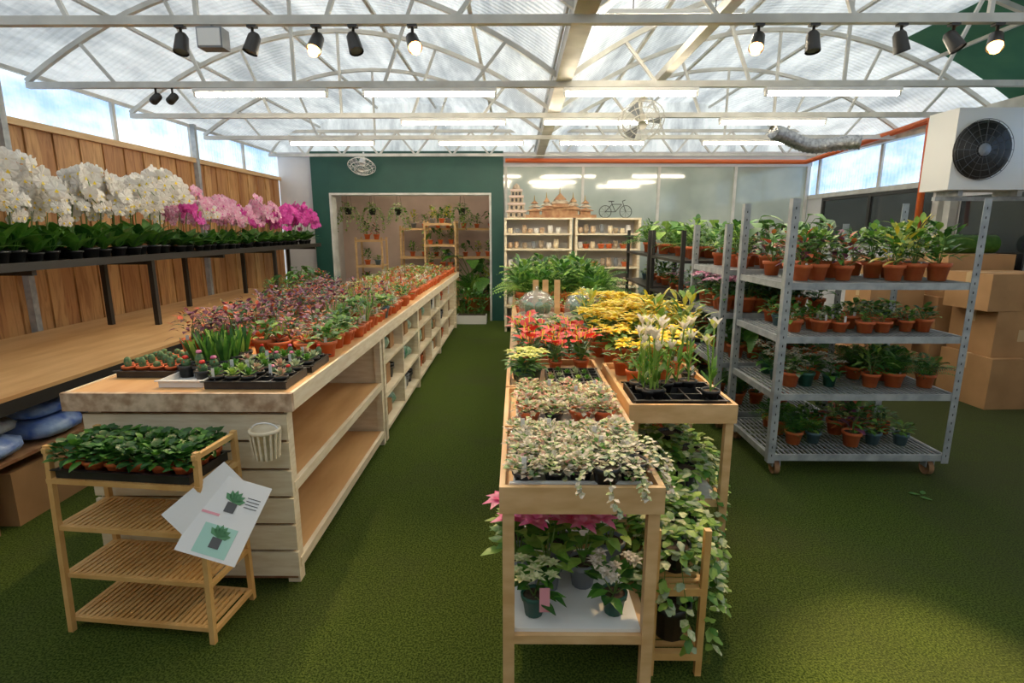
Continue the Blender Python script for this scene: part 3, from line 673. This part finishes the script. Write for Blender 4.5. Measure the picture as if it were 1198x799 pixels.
for z in (.1,.38):
    mb.box((X0,Y0,z-.03),(X1,Y0+.02,z),'bamboo');mb.box((X0,Y1-.02,z-.03),(X1,Y1,z),'bamboo')
    for i in range(14): y=Y0+.01+i*(Y1-Y0-.02)/14; mb.box((X0+.003,y,z-.012),(X1-.003,y+.022,z),'bamboo')
    mb.box((X0,Y0,z-.03),(X0+.02,Y1,z),'bamboo');mb.box((X1-.02,Y0,z-.03),(X1,Y1,z),'bamboo')
mb.obj('bamboo_side_shelf')
mb=MB()
for x,y,s in ((.63,1.97,1.05),(.61,2.14,1.15),(.66,2.3,1.25),(.7,2.15,1.15)): mb.merge(T['ivy',R.randrange(4)],(x,y,.381),R.random()*6,s)
mb.obj('potted_ivy')
mb=MB()
for x,y,z in ((.62,1.95,.1),(.6,2.2,.1)): pot(mb,.08,.15,'black_plastic',(x,y,z))
mb.obj('plastic_pots')
mb=MB()
for x,y in ((.85,2.62),(.95,2.85),(.75,2.75),(.92,3.1),(.7,3.05),(.66,2.6)): mb.merge(T['ivy',R.randrange(4)],(x,y,.401),R.random()*6,1.2)
mb.obj('potted_ivy')
# right table contents
mb=MB(); tray(mb,.58,1.02,2.54,2.86,.851,'black_plastic',.045,(5,3))
for i in range(11): mb.merge(T['lily',i%4],(.63+R.random()*.34,2.6+R.random()*.2,.857),i,R.uniform(.8,1.0))
mb.obj('tray_of_lilies')
field('potted_yellow_poinsettias',['yel','yel','lily'],.58,1.03,2.92,3.3,.851,.17,.18,.85,.15)
mb=MB(); mb.box((-.05,3.5,.75),(1.2,8.4,.8),'pine')
for yy in (3.52,5.1,6.7,8.3):
    for xx in (-.03,1.13): mb.box((xx,yy,0),(xx+.06,yy+.06,.75),'pine')
mb.box((-.04,3.5,.66),(-.02,8.4,.75),'cream_wood');mb.box((1.17,3.5,.66),(1.2,8.4,.75),'cream_wood');mb.box((0,3.5,.3),(1.15,8.4,.33),'pine'); mb.obj('display_bench')
field('potted_anthuriums',['red','red','red','foliagep'],-.02,.45,3.57,3.95,.8,.17,.17,.85)
field('potted_yellow_poinsettias',['yel','yel','yel','yel','croton','low'],.55,1.2,3.57,4.9,.8,.18,.19,1.12)
field('potted_mixed_plants',['low','grey','wp','lime'],-.02,.46,4.05,4.9,.8,.14,.15,.8)
field('potted_mixed_plants',['low','lime','grey'],.94,1.18,5.1,6.1,.8,.16,.16,1.1)
field('potted_mixed_plants',['low','redgreen','grey'],-.02,.82,5.75,6.15,.8,.16,.16,.95)
field('potted_ferns',['fern','fern','fern','foliage'],.0,1.15,6.45,8.3,.8,.24,.25,1.5,tags=0)
field('potted_plants_under_bench',['ferng','foliage','low'],.05,1.1,3.6,8.3,.33,.26,.3,.9,tags=0)
mb=MB()
mb.box((0,5.05,.8),(.86,5.5,.86),'pine'); mb.obj('wooden_riser')
for x,y in ((.2,5.3),(.64,5.25)):
    mb=MB(); mb.lathe([(0,0),(.2,0),(.2,.03),(.18,.045),(0,.045)],'stone',(0,0,0),24)
    r=.175; mb.lathe([(r,.045),(r,.12)]+[(r*math.cos(a),.12+.15*math.sin(a)) for a in np.linspace(.1,pi/2,8)],'dome_glass',(0,0,0),24)
    mb.lathe([(0,.27),(.012,.27),(.02,.29),(.01,.31),(0,.31)],'dome_glass',(0,0,0),10)
    for k in range(5):
        a=k*1.26; mb.lathe([(.03,.045),(.05,.08),(.045,.12),(.02,.145),(0,.15)],'cactus',(.09*math.cos(a),.09*math.sin(a),0),14,.2)
    mb.obj('glass_terrarium_dome',None,(x,y,.86))
mb=MB()
for x,y in ((.2,5.62),(.3,5.63),(.42,5.62)): mb.box((x-.03,y,.8),(x+.03,y+.012,1.2),'pine',.1)
mb.obj('wooden_plant_labels')
# ---------------------------------------------------------------- trolleys
def trolley(name,x0,x1,y0,y1,top,levels,wheels=True):
    mb=MB(); p=.05; b0=.1 if wheels else 0
    for x in (x0,x1-p):
        for y in (y0,y1-p):
            mb.box((x,y,b0),(x+p,y+.006,top),'galv')
            xx=x if x==x0 else x+p-.006; mb.box((xx,y+.006,b0),(xx+.006,y+p,top),'galv')
            z=b0+.05
            while z<top-.05: mb.box((x+.021,y-.0012,z),(x+.028,y-.0002,z+.016),'black_metal'); z+=.06
    for z in levels:
        for y in (y0+.008,y1-.028): mb.box((x0+.008,y,z-.045),(x1-.008,y+.02,z),'galv')
        for x in (x0+.008,x1-.028): mb.box((x,y0+.03,z-.045),(x+.02,y1-.03,z),'galv')
        n=int((x1-x0)/.035)
        for i in range(1,n): x=x0+i*(x1-x0)/n; mb.box((x,y0+.03,z-.014),(x+.012,y1-.03,z-.004),'galv')
        n=int((y1-y0)/.1)
        for i in range(n): y=y0+i*(y1-y0)/n+.04; mb.box((x0+.03,y,z-.022),(x1-.03,y+.01,z-.014),'galv')
    if wheels:
        for x in (x0+.08,x1-.1):
            for y in (y0+.06,y1-.07):
                mb.pipe([(x-.018,y,.052),(x+.018,y,.052)],.052,'rust_wood',16); mb.box((x-.03,y-.03,.06),(x-.022,y+.03,.13),'galv'); mb.box((x+.022,y-.03,.06),(x+.03,y+.03,.13),'galv'); mb.box((x-.03,y-.03,.105),(x+.03,y+.03,.13),'galv')
    return mb.obj(name)
trolley('plant_trolley',1.76,3.02,3.6,4.4,1.9,[.16,.6,1.0,1.36])
def rackrow(kinds,x0,x1,y0,y1,z,dx,dy,sc,nm='potted_foliage_plants',**k): field(nm,kinds,x0+.1,x1-.1,y0+.12,y1-.08,z+.001,dx,dy,sc,**k)
rackrow(['foliage','foliagep','alol','foliagep','foliage'],1.8,2.45,3.6,4.4,1.36,.17,.22,.98)
rackrow(['croton','croton','croton','foliage'],2.38,3.08,3.6,4.4,1.36,.17,.22,.98)
rackrow(['low','low','redgreen','low','pinky','small'],1.8,3.05,3.6,4.4,1.0,.14,.17,.97)
rackrow(['grey','grey','low','wp'],1.8,2.4,3.6,4.4,.6,.14,.18,1.05)
rackrow(['ferng','foliage','ferng'],2.35,3.1,3.6,4.4,.6,.18,.2,.9)
rackrow(['ferng','foliagep','low','low'],1.8,3.05,3.6,4.4,.16,.2,.24,.95)
trolley('plant_trolley',1.7,2.68,4.52,5.37,1.75,[.16,.6,1.02,1.38])
rackrow(['foliage','foliagep','alo'],1.72,2.7,4.5,5.35,1.38,.2,.22,1.0)
rackrow(['pinkf','pinkf','pinkf','pinkf','grey'],1.62,2.7,4.45,5.35,1.02,.15,.17,1.3,'potted_pink_flowers')
rackrow(['ferng','alo'],1.72,2.7,4.5,5.35,.6,.22,.24,1.0)
rackrow(['ferng','foliage'],1.72,2.7,4.5,5.35,.16,.24,.26,1.0)
for (a,b_) in ((5.55,6.8),(6.95,8.3)):
    mb=MB(); 
    for x in (1.65,2.36):
        for y in (a,b_-.04): mb.box((x,y,0),(x+.04,y+.04,1.7),'black_metal')
    for z in (.2,.6,1.0,1.4): mb.box((1.65,a,z-.03),(2.4,b_,z),'black_metal')
    mb.obj('black_metal_shelf')
    for z,kk in ((.2,['alo','fern']),(.6,['foliage','alo']),(1.0,['foliage','pinkf','low']),(1.4,['foliage','fern','alol','croton'])):
        rackrow(kk,1.68,2.38,a,b_,z,.24,.26,.85 if z<1.3 else 1.1)
field('potted_foliage_plants',['alo','foliage','ferng'],3.2,4.2,6.8,8.6,0,.35,.38,1.8,tags=0)
mb=MB()
for x,y in ((2.62,3.3),(2.66,3.33),(2.58,3.35)): mb.leaf((x,y,.006),R.random()*6,0.05,.07,.035,'leaf_mid',.05,.1)
mb.obj('fallen_leaves')
# ---------------------------------------------------------------- back shelves + ornaments
for (a,b_) in ((-.2,.92),(.97,2.05)):
    mb=MB(); 
    for x in (a,b_-.04): mb.box((x,9.2,0),(x+.04,9.6,1.9),'cream_wood')
    mb.box((a,9.58,0),(b_,9.6,1.9),'wall_white')
    lv=[.12,.45,.78,1.1,1.4,1.65,1.9]
    for z in lv: mb.box((a,9.18,z-.03),(b_,9.6,z),'cream_wood')
    mb.obj('white_display_shelf')
    mb=MB()
    for z in lv[:-1]:
        x=a+.1
        while x<b_-.12:
            c=R.choice(['fascia','stone','white_plastic','pot_grey','fascia','leaf','white_plastic','cream_wood']) ; h=R.uniform(.07,.15)
            if c=='leaf': mb.merge(T['small',R.randrange(4)],(x,9.33,z),0,.95)
            else: mb.lathe([(0,0),(.03,0),(.045,h*.5),(.035,h*.9),(.04,h),(.03,h)],c,(x,9.33,z+.0005),10)
            x+=R.uniform(.09,.15)
    mb.obj('ceramic_pots')
mb=MB(); mb.box((-.6,-.12,0),(.6,.12,.05),'rust_wood')
for cx,w,h in ((-.42,.2,.1),(.42,.2,.1),(0,.34,.2),(-.22,.18,.14),(.22,.18,.14)):
    mb.box((cx-w*.42,-.09,.05),(cx+w*.42,.09,.05+h*.6),'rust_wood')
    z0=.05+h*.6
    for k,(ww,zz) in enumerate(((1.4,0),(1.0,.06),(.6,.12))):
        a=w*ww/2; v=[(cx-a,-.12,z0+zz),(cx+a,-.12,z0+zz),(cx,-.1,z0+zz+h*.55),(cx-a,.12,z0+zz),(cx+a,.12,z0+zz),(cx,.1,z0+zz+h*.55)]
        mb.add(v,[(0,1,2),(4,3,5),(0,2,5,3),(1,4,5,2),(0,3,4,1)],'rust_wood' if k%2==0 else 'stone')
    mb.pipe([(cx,0,z0+.12+h*.45),(cx,0,z0+.2+h*.6)],[.012,.002],'gold',6)
mb.obj('carved_temple_ornament',None,(.72,9.38,1.901))
mb=MB()
for i,(w,z) in enumerate(((.15,0),(.13,.12),(.11,.24),(.09,.34))):
    mb.box((-w,-w*.8,z),(w,w*.8,z+.1),'stone'); mb.box((-w*1.12,-w*.9,z+.09),(w*1.12,w*.9,z+.12),'wall_beige')
    for k in (-.6,0,.6): mb.box((w*k-.018,-w*.8-.004,z+.02),(w*k+.018,-w*.8,z+.075),'black_metal')
mb.lathe([(.08,.44),(.05,.52),(0,.56)],'stone',(0,0,0),8); mb.obj('stone_tower_ornament',None,(0,9.38,1.901))
mb=MB()
for cx in (-.17,.17):
    mb.pipe([(cx+.1*math.cos(a),0,.1+.1*math.sin(a)) for a in np.linspace(0,2*pi,20)],.006,'black_metal',5,False)
    for a in np.linspace(0,pi,5)[:-1]: mb.pipe([(cx-.1*math.cos(a),0,.1-.1*math.sin(a)),(cx+.1*math.cos(a),0,.1+.1*math.sin(a))],.002,'black_metal',3,False)
for p,q in (((-.17,.1),(-.06,.22)),((-.06,.22),(.1,.22)),((.1,.22),(.0,.1)),((0,.1),(-.06,.22)),((0,.1),(-.17,.1)),((.17,.1),(.11,.27)),((.11,.27),(.16,.29)),((-.06,.22),(-.07,.26))): mb.pipe([(p[0],0,p[1]),(q[0],0,q[1])],.006,'black_metal',5)
mb.box((-.12,-.02,.26),(-.03,.02,.275),'black_metal'); mb.obj('bicycle_ornament',None,(1.65,9.38,1.901))
# ---------------------------------------------------------------- right wall stuff
mb=MB(); mb.box((4.35,5.75,2.1),(5.25,6.15,2.88),'white_plastic')
c=np.array((4.62,5.735,2.48)); 
mb.pipe([(c[0],5.75,c[2]),(c[0],5.72,c[2])],.28,'black_metal',32)
for r in (.08,.14,.2,.26,.29): mb.pipe([(c[0]+r*math.cos(a),5.71,c[2]+r*math.sin(a)) for a in np.linspace(0,2*pi,30)],.003,'print_dark',4,False)
for a in np.linspace(0,2*pi,17)[:-1]: mb.pipe([(c[0]+.05*math.cos(a),5.71,c[2]+.05*math.sin(a)),(c[0]+.29*math.cos(a),5.71,c[2]+.29*math.sin(a))],.003,'print_dark',3,False)
mb.pipe([(c[0],5.705,c[2]),(c[0],5.70,c[2])],.06,'pot_grey',16)
mb.box((4.5,5.8,2.04),(4.55,6.1,2.1),'galv'); mb.box((4.35,5.9,2.0),(5.38,5.95,2.04),'galv'); mb.box((5.1,5.8,2.04),(5.15,6.1,2.1),'galv')
mb.obj('air_conditioner_unit')
mb=MB(); mb.pipe([(-.2,10.3,2.93),(5.2,10.3,2.9),(5.22,7.4,3.06),(5.22,7.35,3.0),(5.2,7.3,1.7)],.04,'orange_pipe',10)
mb.pipe([(5.1,10.2,2.88),(5.08,7.2,3.04),(5.08,7.15,2.98),(5.06,7.12,1.75)],.025,'orange_pipe',8); mb.obj('orange_conduit_pipe')
mb=MB(); pts=[];rr=[]
for i in range(46):
    t=i/45; pts.append((3.4+1.2*t,7.7+.2*math.sin(3*t),2.98-.06*math.sin(t*pi)+.02*math.sin(t*9)-.14*t)); rr.append(.1 if i%2 else .085)
mb.pipe(pts,rr,'foil',14); mb.obj('flexible_duct')
for a in ((4.5,5.1,0,5.3,5.7,.5,.05),(4.55,5.15,.5,5.3,5.7,.95,0),(4.4,5.15,.95,5.1,5.65,1.3,.08),(4.45,5.8,0,5.25,6.4,.55,0),(4.5,5.8,.55,5.2,6.4,1.0,-.05),(4.55,5.85,1.0,5.25,6.4,1.45,0),(3.75,5.8,0,4.35,6.35,.4,.03),(3.8,5.85,.4,4.3,6.3,.75,-.04),(3.78,5.85,.75,4.35,6.3,1.1,.0),(3.8,5.85,1.1,4.3,6.3,1.4,.04)): carton(*a)
mb=MB(); mb.pipe([(0,0,.1),(.6,.0,.1)],.1,'leaf_mid',14); mb.pipe([(-.002,0,.1),(.602,0,.1)],.04,'black_plastic',10); mb.obj('rolled_turf',None,(4.6,6.1,1.452))
# ---------------------------------------------------------------- lights & fixtures
for ty,xs in ((5.25,(-2.3,-.78,1.02,2.82 ,)),(6.6,(-.72,.9,2.9)),(8.1,(-2.6,-.5,1.2,3.2)),(4.4,(1.05,))):
    for x in xs:
        z=ZE-.155-.05
        mb=MB(); 
        if ty==4.4: z=3.22
        mb.box((x-.6,ty-.035,z+.018),(x+.6,ty+.035,z+.05),'white_plastic'); mb.pipe([(x-.58,ty,z),(x+.58,ty,z)],.019,'tube_glow',8)
        mb.box((x-.6,ty-.02,z-.02),(x-.58,ty+.02,z+.02),'white_plastic'); mb.box((x+.58,ty-.02,z-.02),(x+.6,ty+.02,z+.02),'white_plastic')
        if ty==4.4: mb.pipe([(x-.2,ty,z+.05),(x-.2,ty,3.36)],.004,'black_metal',4); mb.pipe([(x+.4,ty,z+.05),(x+.4,ty,3.55)],.004,'black_metal',4)
        mb.obj('fluorescent_tube_light')
mb=MB(); mb.box((-3.0,11.6,2.64),(-1.0,11.7,2.68),'white_plastic'); mb.pipe([(-2.9,11.65,2.62),(-1.1,11.65,2.62)],.013,'tube_glow',8); mb.obj('fluorescent_tube_light')
zt=ZE-.15; ytr=3.72
def spot(x,lit,aim,en=70,size=1.1):
    mb=MB(); mb.pipe([(0,0,0),(0,0,-.06)],.01,'black_metal',6); mb.box((-.03,-.02,-.015),(.03,.02,0),'black_metal')
    d=np.array(aim,float); d/=np.linalg.norm(d); p=np.array((0,0,-.09)); a=p-d*.05; b_=p+d*.075
    mb.pipe([a,p-d*.03,b_],[.024,.038,.046],'black_metal',14,False); mb.pipe([a,a+d*.001],.022,'black_metal',14)
    mb.pipe([b_-d*.012,b_-d*.010],.041,'lamp_glow' if lit else 'pot_grey',14)
    if lit: mb.lathe([(0,-.035),(.024,-.025),(.034,0),(.024,.025),(0,.035)],'lamp_glow',tuple(b_+d*.012),12)
    o=mb.obj('track_spotlight',None,(x,ytr,zt))
    if lit:
        l=bpy.data.lights.new('bulb','SPOT'); l.energy=en; l.color=(1,.68,.34); l.spot_size=size; l.spot_blend=.8; l.shadow_soft_size=.05
        lo=bpy.data.objects.new('bulb',l); bpy.context.scene.collection.objects.link(lo); lo.parent=o; lo.location=tuple(b_+d*.07)
        lo.rotation_euler=Vector(tuple(d)).to_track_quat('-Z','Y').to_euler()
for x,lit,aim,en,sz in ((-2.1,0,(0,-.3,-1),0,1),(-1.65,0,(-.3,-.2,-1),0,1),(-1.25,1,(-.15,-.5,-.85),130,1.1),(-1.02,0,(.3,-.3,-1),0,1),(-.65,1,(.3,-.6,-.75),150,1.1),(1.5,1,(-.3,-.5,-.8),150,1.1),(1.84,0,(0,-.2,-1),0,1),(2.38,0,(.3,0,-1),0,1),(2.7,0,(.4,-.4,-.9),0,1),(2.97,1,(-1.45,-2.05,-2.9),900,.36)): spot(x,lit,aim,en,sz)
mb=MB(); mb.box((-.08,-.05,-.14),(.08,.05,-.02),'pot_grey'); mb.pipe([(0,0,0),(0,0,-.03)],.01,'galv',6); mb.box((-.07,-.055,-.13),(.07,-.05,-.03),'white_plastic'); mb.obj('flood_light',None,(-1.9,3.72,ZE-.15))
for x in (-2.35,-2.2):
    mb=MB(); mb.pipe([(0,0,0),(0,0,-.05)],.01,'black_metal',6); mb.pipe([(0,.03,-.06),(0,-.05,-.12)],.035,'black_metal',12); mb.obj('track_spotlight',None,(x-.9,5.25,ZE-.15))
def fan(name,loc,r,vert,mt='white_plastic'):
    mb=MB()
    def ring(rr,y): mb.pipe([(rr*math.cos(a),y,rr*math.sin(a)) for a in np.linspace(0,2*pi,26)],.006,mt,4,False)
    for rr,y in ((r,0),(r*.8,-.05),(r*.5,-.07),(r*.8,.05)): ring(rr,y)
    for a in np.linspace(0,2*pi,19)[:-1]:
        mb.pipe([(.05*math.cos(a),-.075,.05*math.sin(a)),(r*.8*math.cos(a),-.05,r*.8*math.sin(a)),(r*math.cos(a),0,r*math.sin(a)),(r*.7*math.cos(a),.055,r*.7*math.sin(a)),(.05*math.cos(a),.06,.05*math.sin(a))],.003,mt,3,False)
    mb.pipe([(0,-.08,0),(0,-.07,0)],.055,mt,14); mb.pipe([(0,.05,0),(0,.16,0)],[.06,.045],mt,14)
    for k in range(3):
        a=k*2.1; c,s=math.cos(a),math.sin(a); mb.add([(.03*c,-.01,.03*s),(r*.85*c-r*.3*s,-.03,r*.85*s+r*.3*c),(r*.9*c+r*.2*s,.02,r*.9*s-r*.2*c)],[(0,1,2)],'pot_grey')
    if vert: mb.pipe([(0,.1,0),(0,.13,.12),(0,.13,vert)],.016,mt,6)
    else: mb.pipe([(0,.16,0),(0,.22,-.05),(0,.3,.0)],.016,mt,6)
    return mb.obj(name,None,loc)
f=fan('wall_fan',(-2.72,10.02,2.8),.24,0); f.rotation_euler=(math.radians(60),0,0)
f=fan('hanging_fan',(1.35,6.3,2.86),.25,.2,'steel_white'); f.rotation_euler=(math.radians(45),0,0)
mb=MB(); mb.box((0,-.02,0),(.12,0,.18),'white_plastic'); mb.box((.03,-.025,.05),(.09,-.02,.13),'pot_grey'); mb.obj('electrical_box',None,(-4.1,10.5,1.4))
# ---------------------------------------------------------------- world, sun, camera
w=bpy.data.worlds.new('World'); bpy.context.scene.world=w; w.use_nodes=True
bg=w.node_tree.nodes['Background']; bg.inputs[0].default_value=(.75,.87,1,1); bg.inputs[1].default_value=1.0
s=bpy.data.lights.new('sun','SUN'); s.energy=2.0; s.angle=.2; s.color=(1,.96,.9); so=bpy.data.objects.new('sun',s); bpy.context.scene.collection.objects.link(so); so.rotation_euler=(math.radians(35),math.radians(20),0); so.location=(0,0,8)
cam=bpy.data.cameras.new('camera'); co=bpy.data.objects.new('camera',cam); bpy.context.scene.collection.objects.link(co)
cam.sensor_width=36; cam.lens=36*640/1198; co.location=(0,0,1.7); co.rotation_euler=(math.radians(90-11.5),0,math.radians(.45)); cam.clip_start=.05
bpy.context.scene.camera=co
sc=bpy.context.scene; sc.view_settings.view_transform='Standard'
sc.view_settings.exposure=.25; sc.view_settings.gamma=1.06
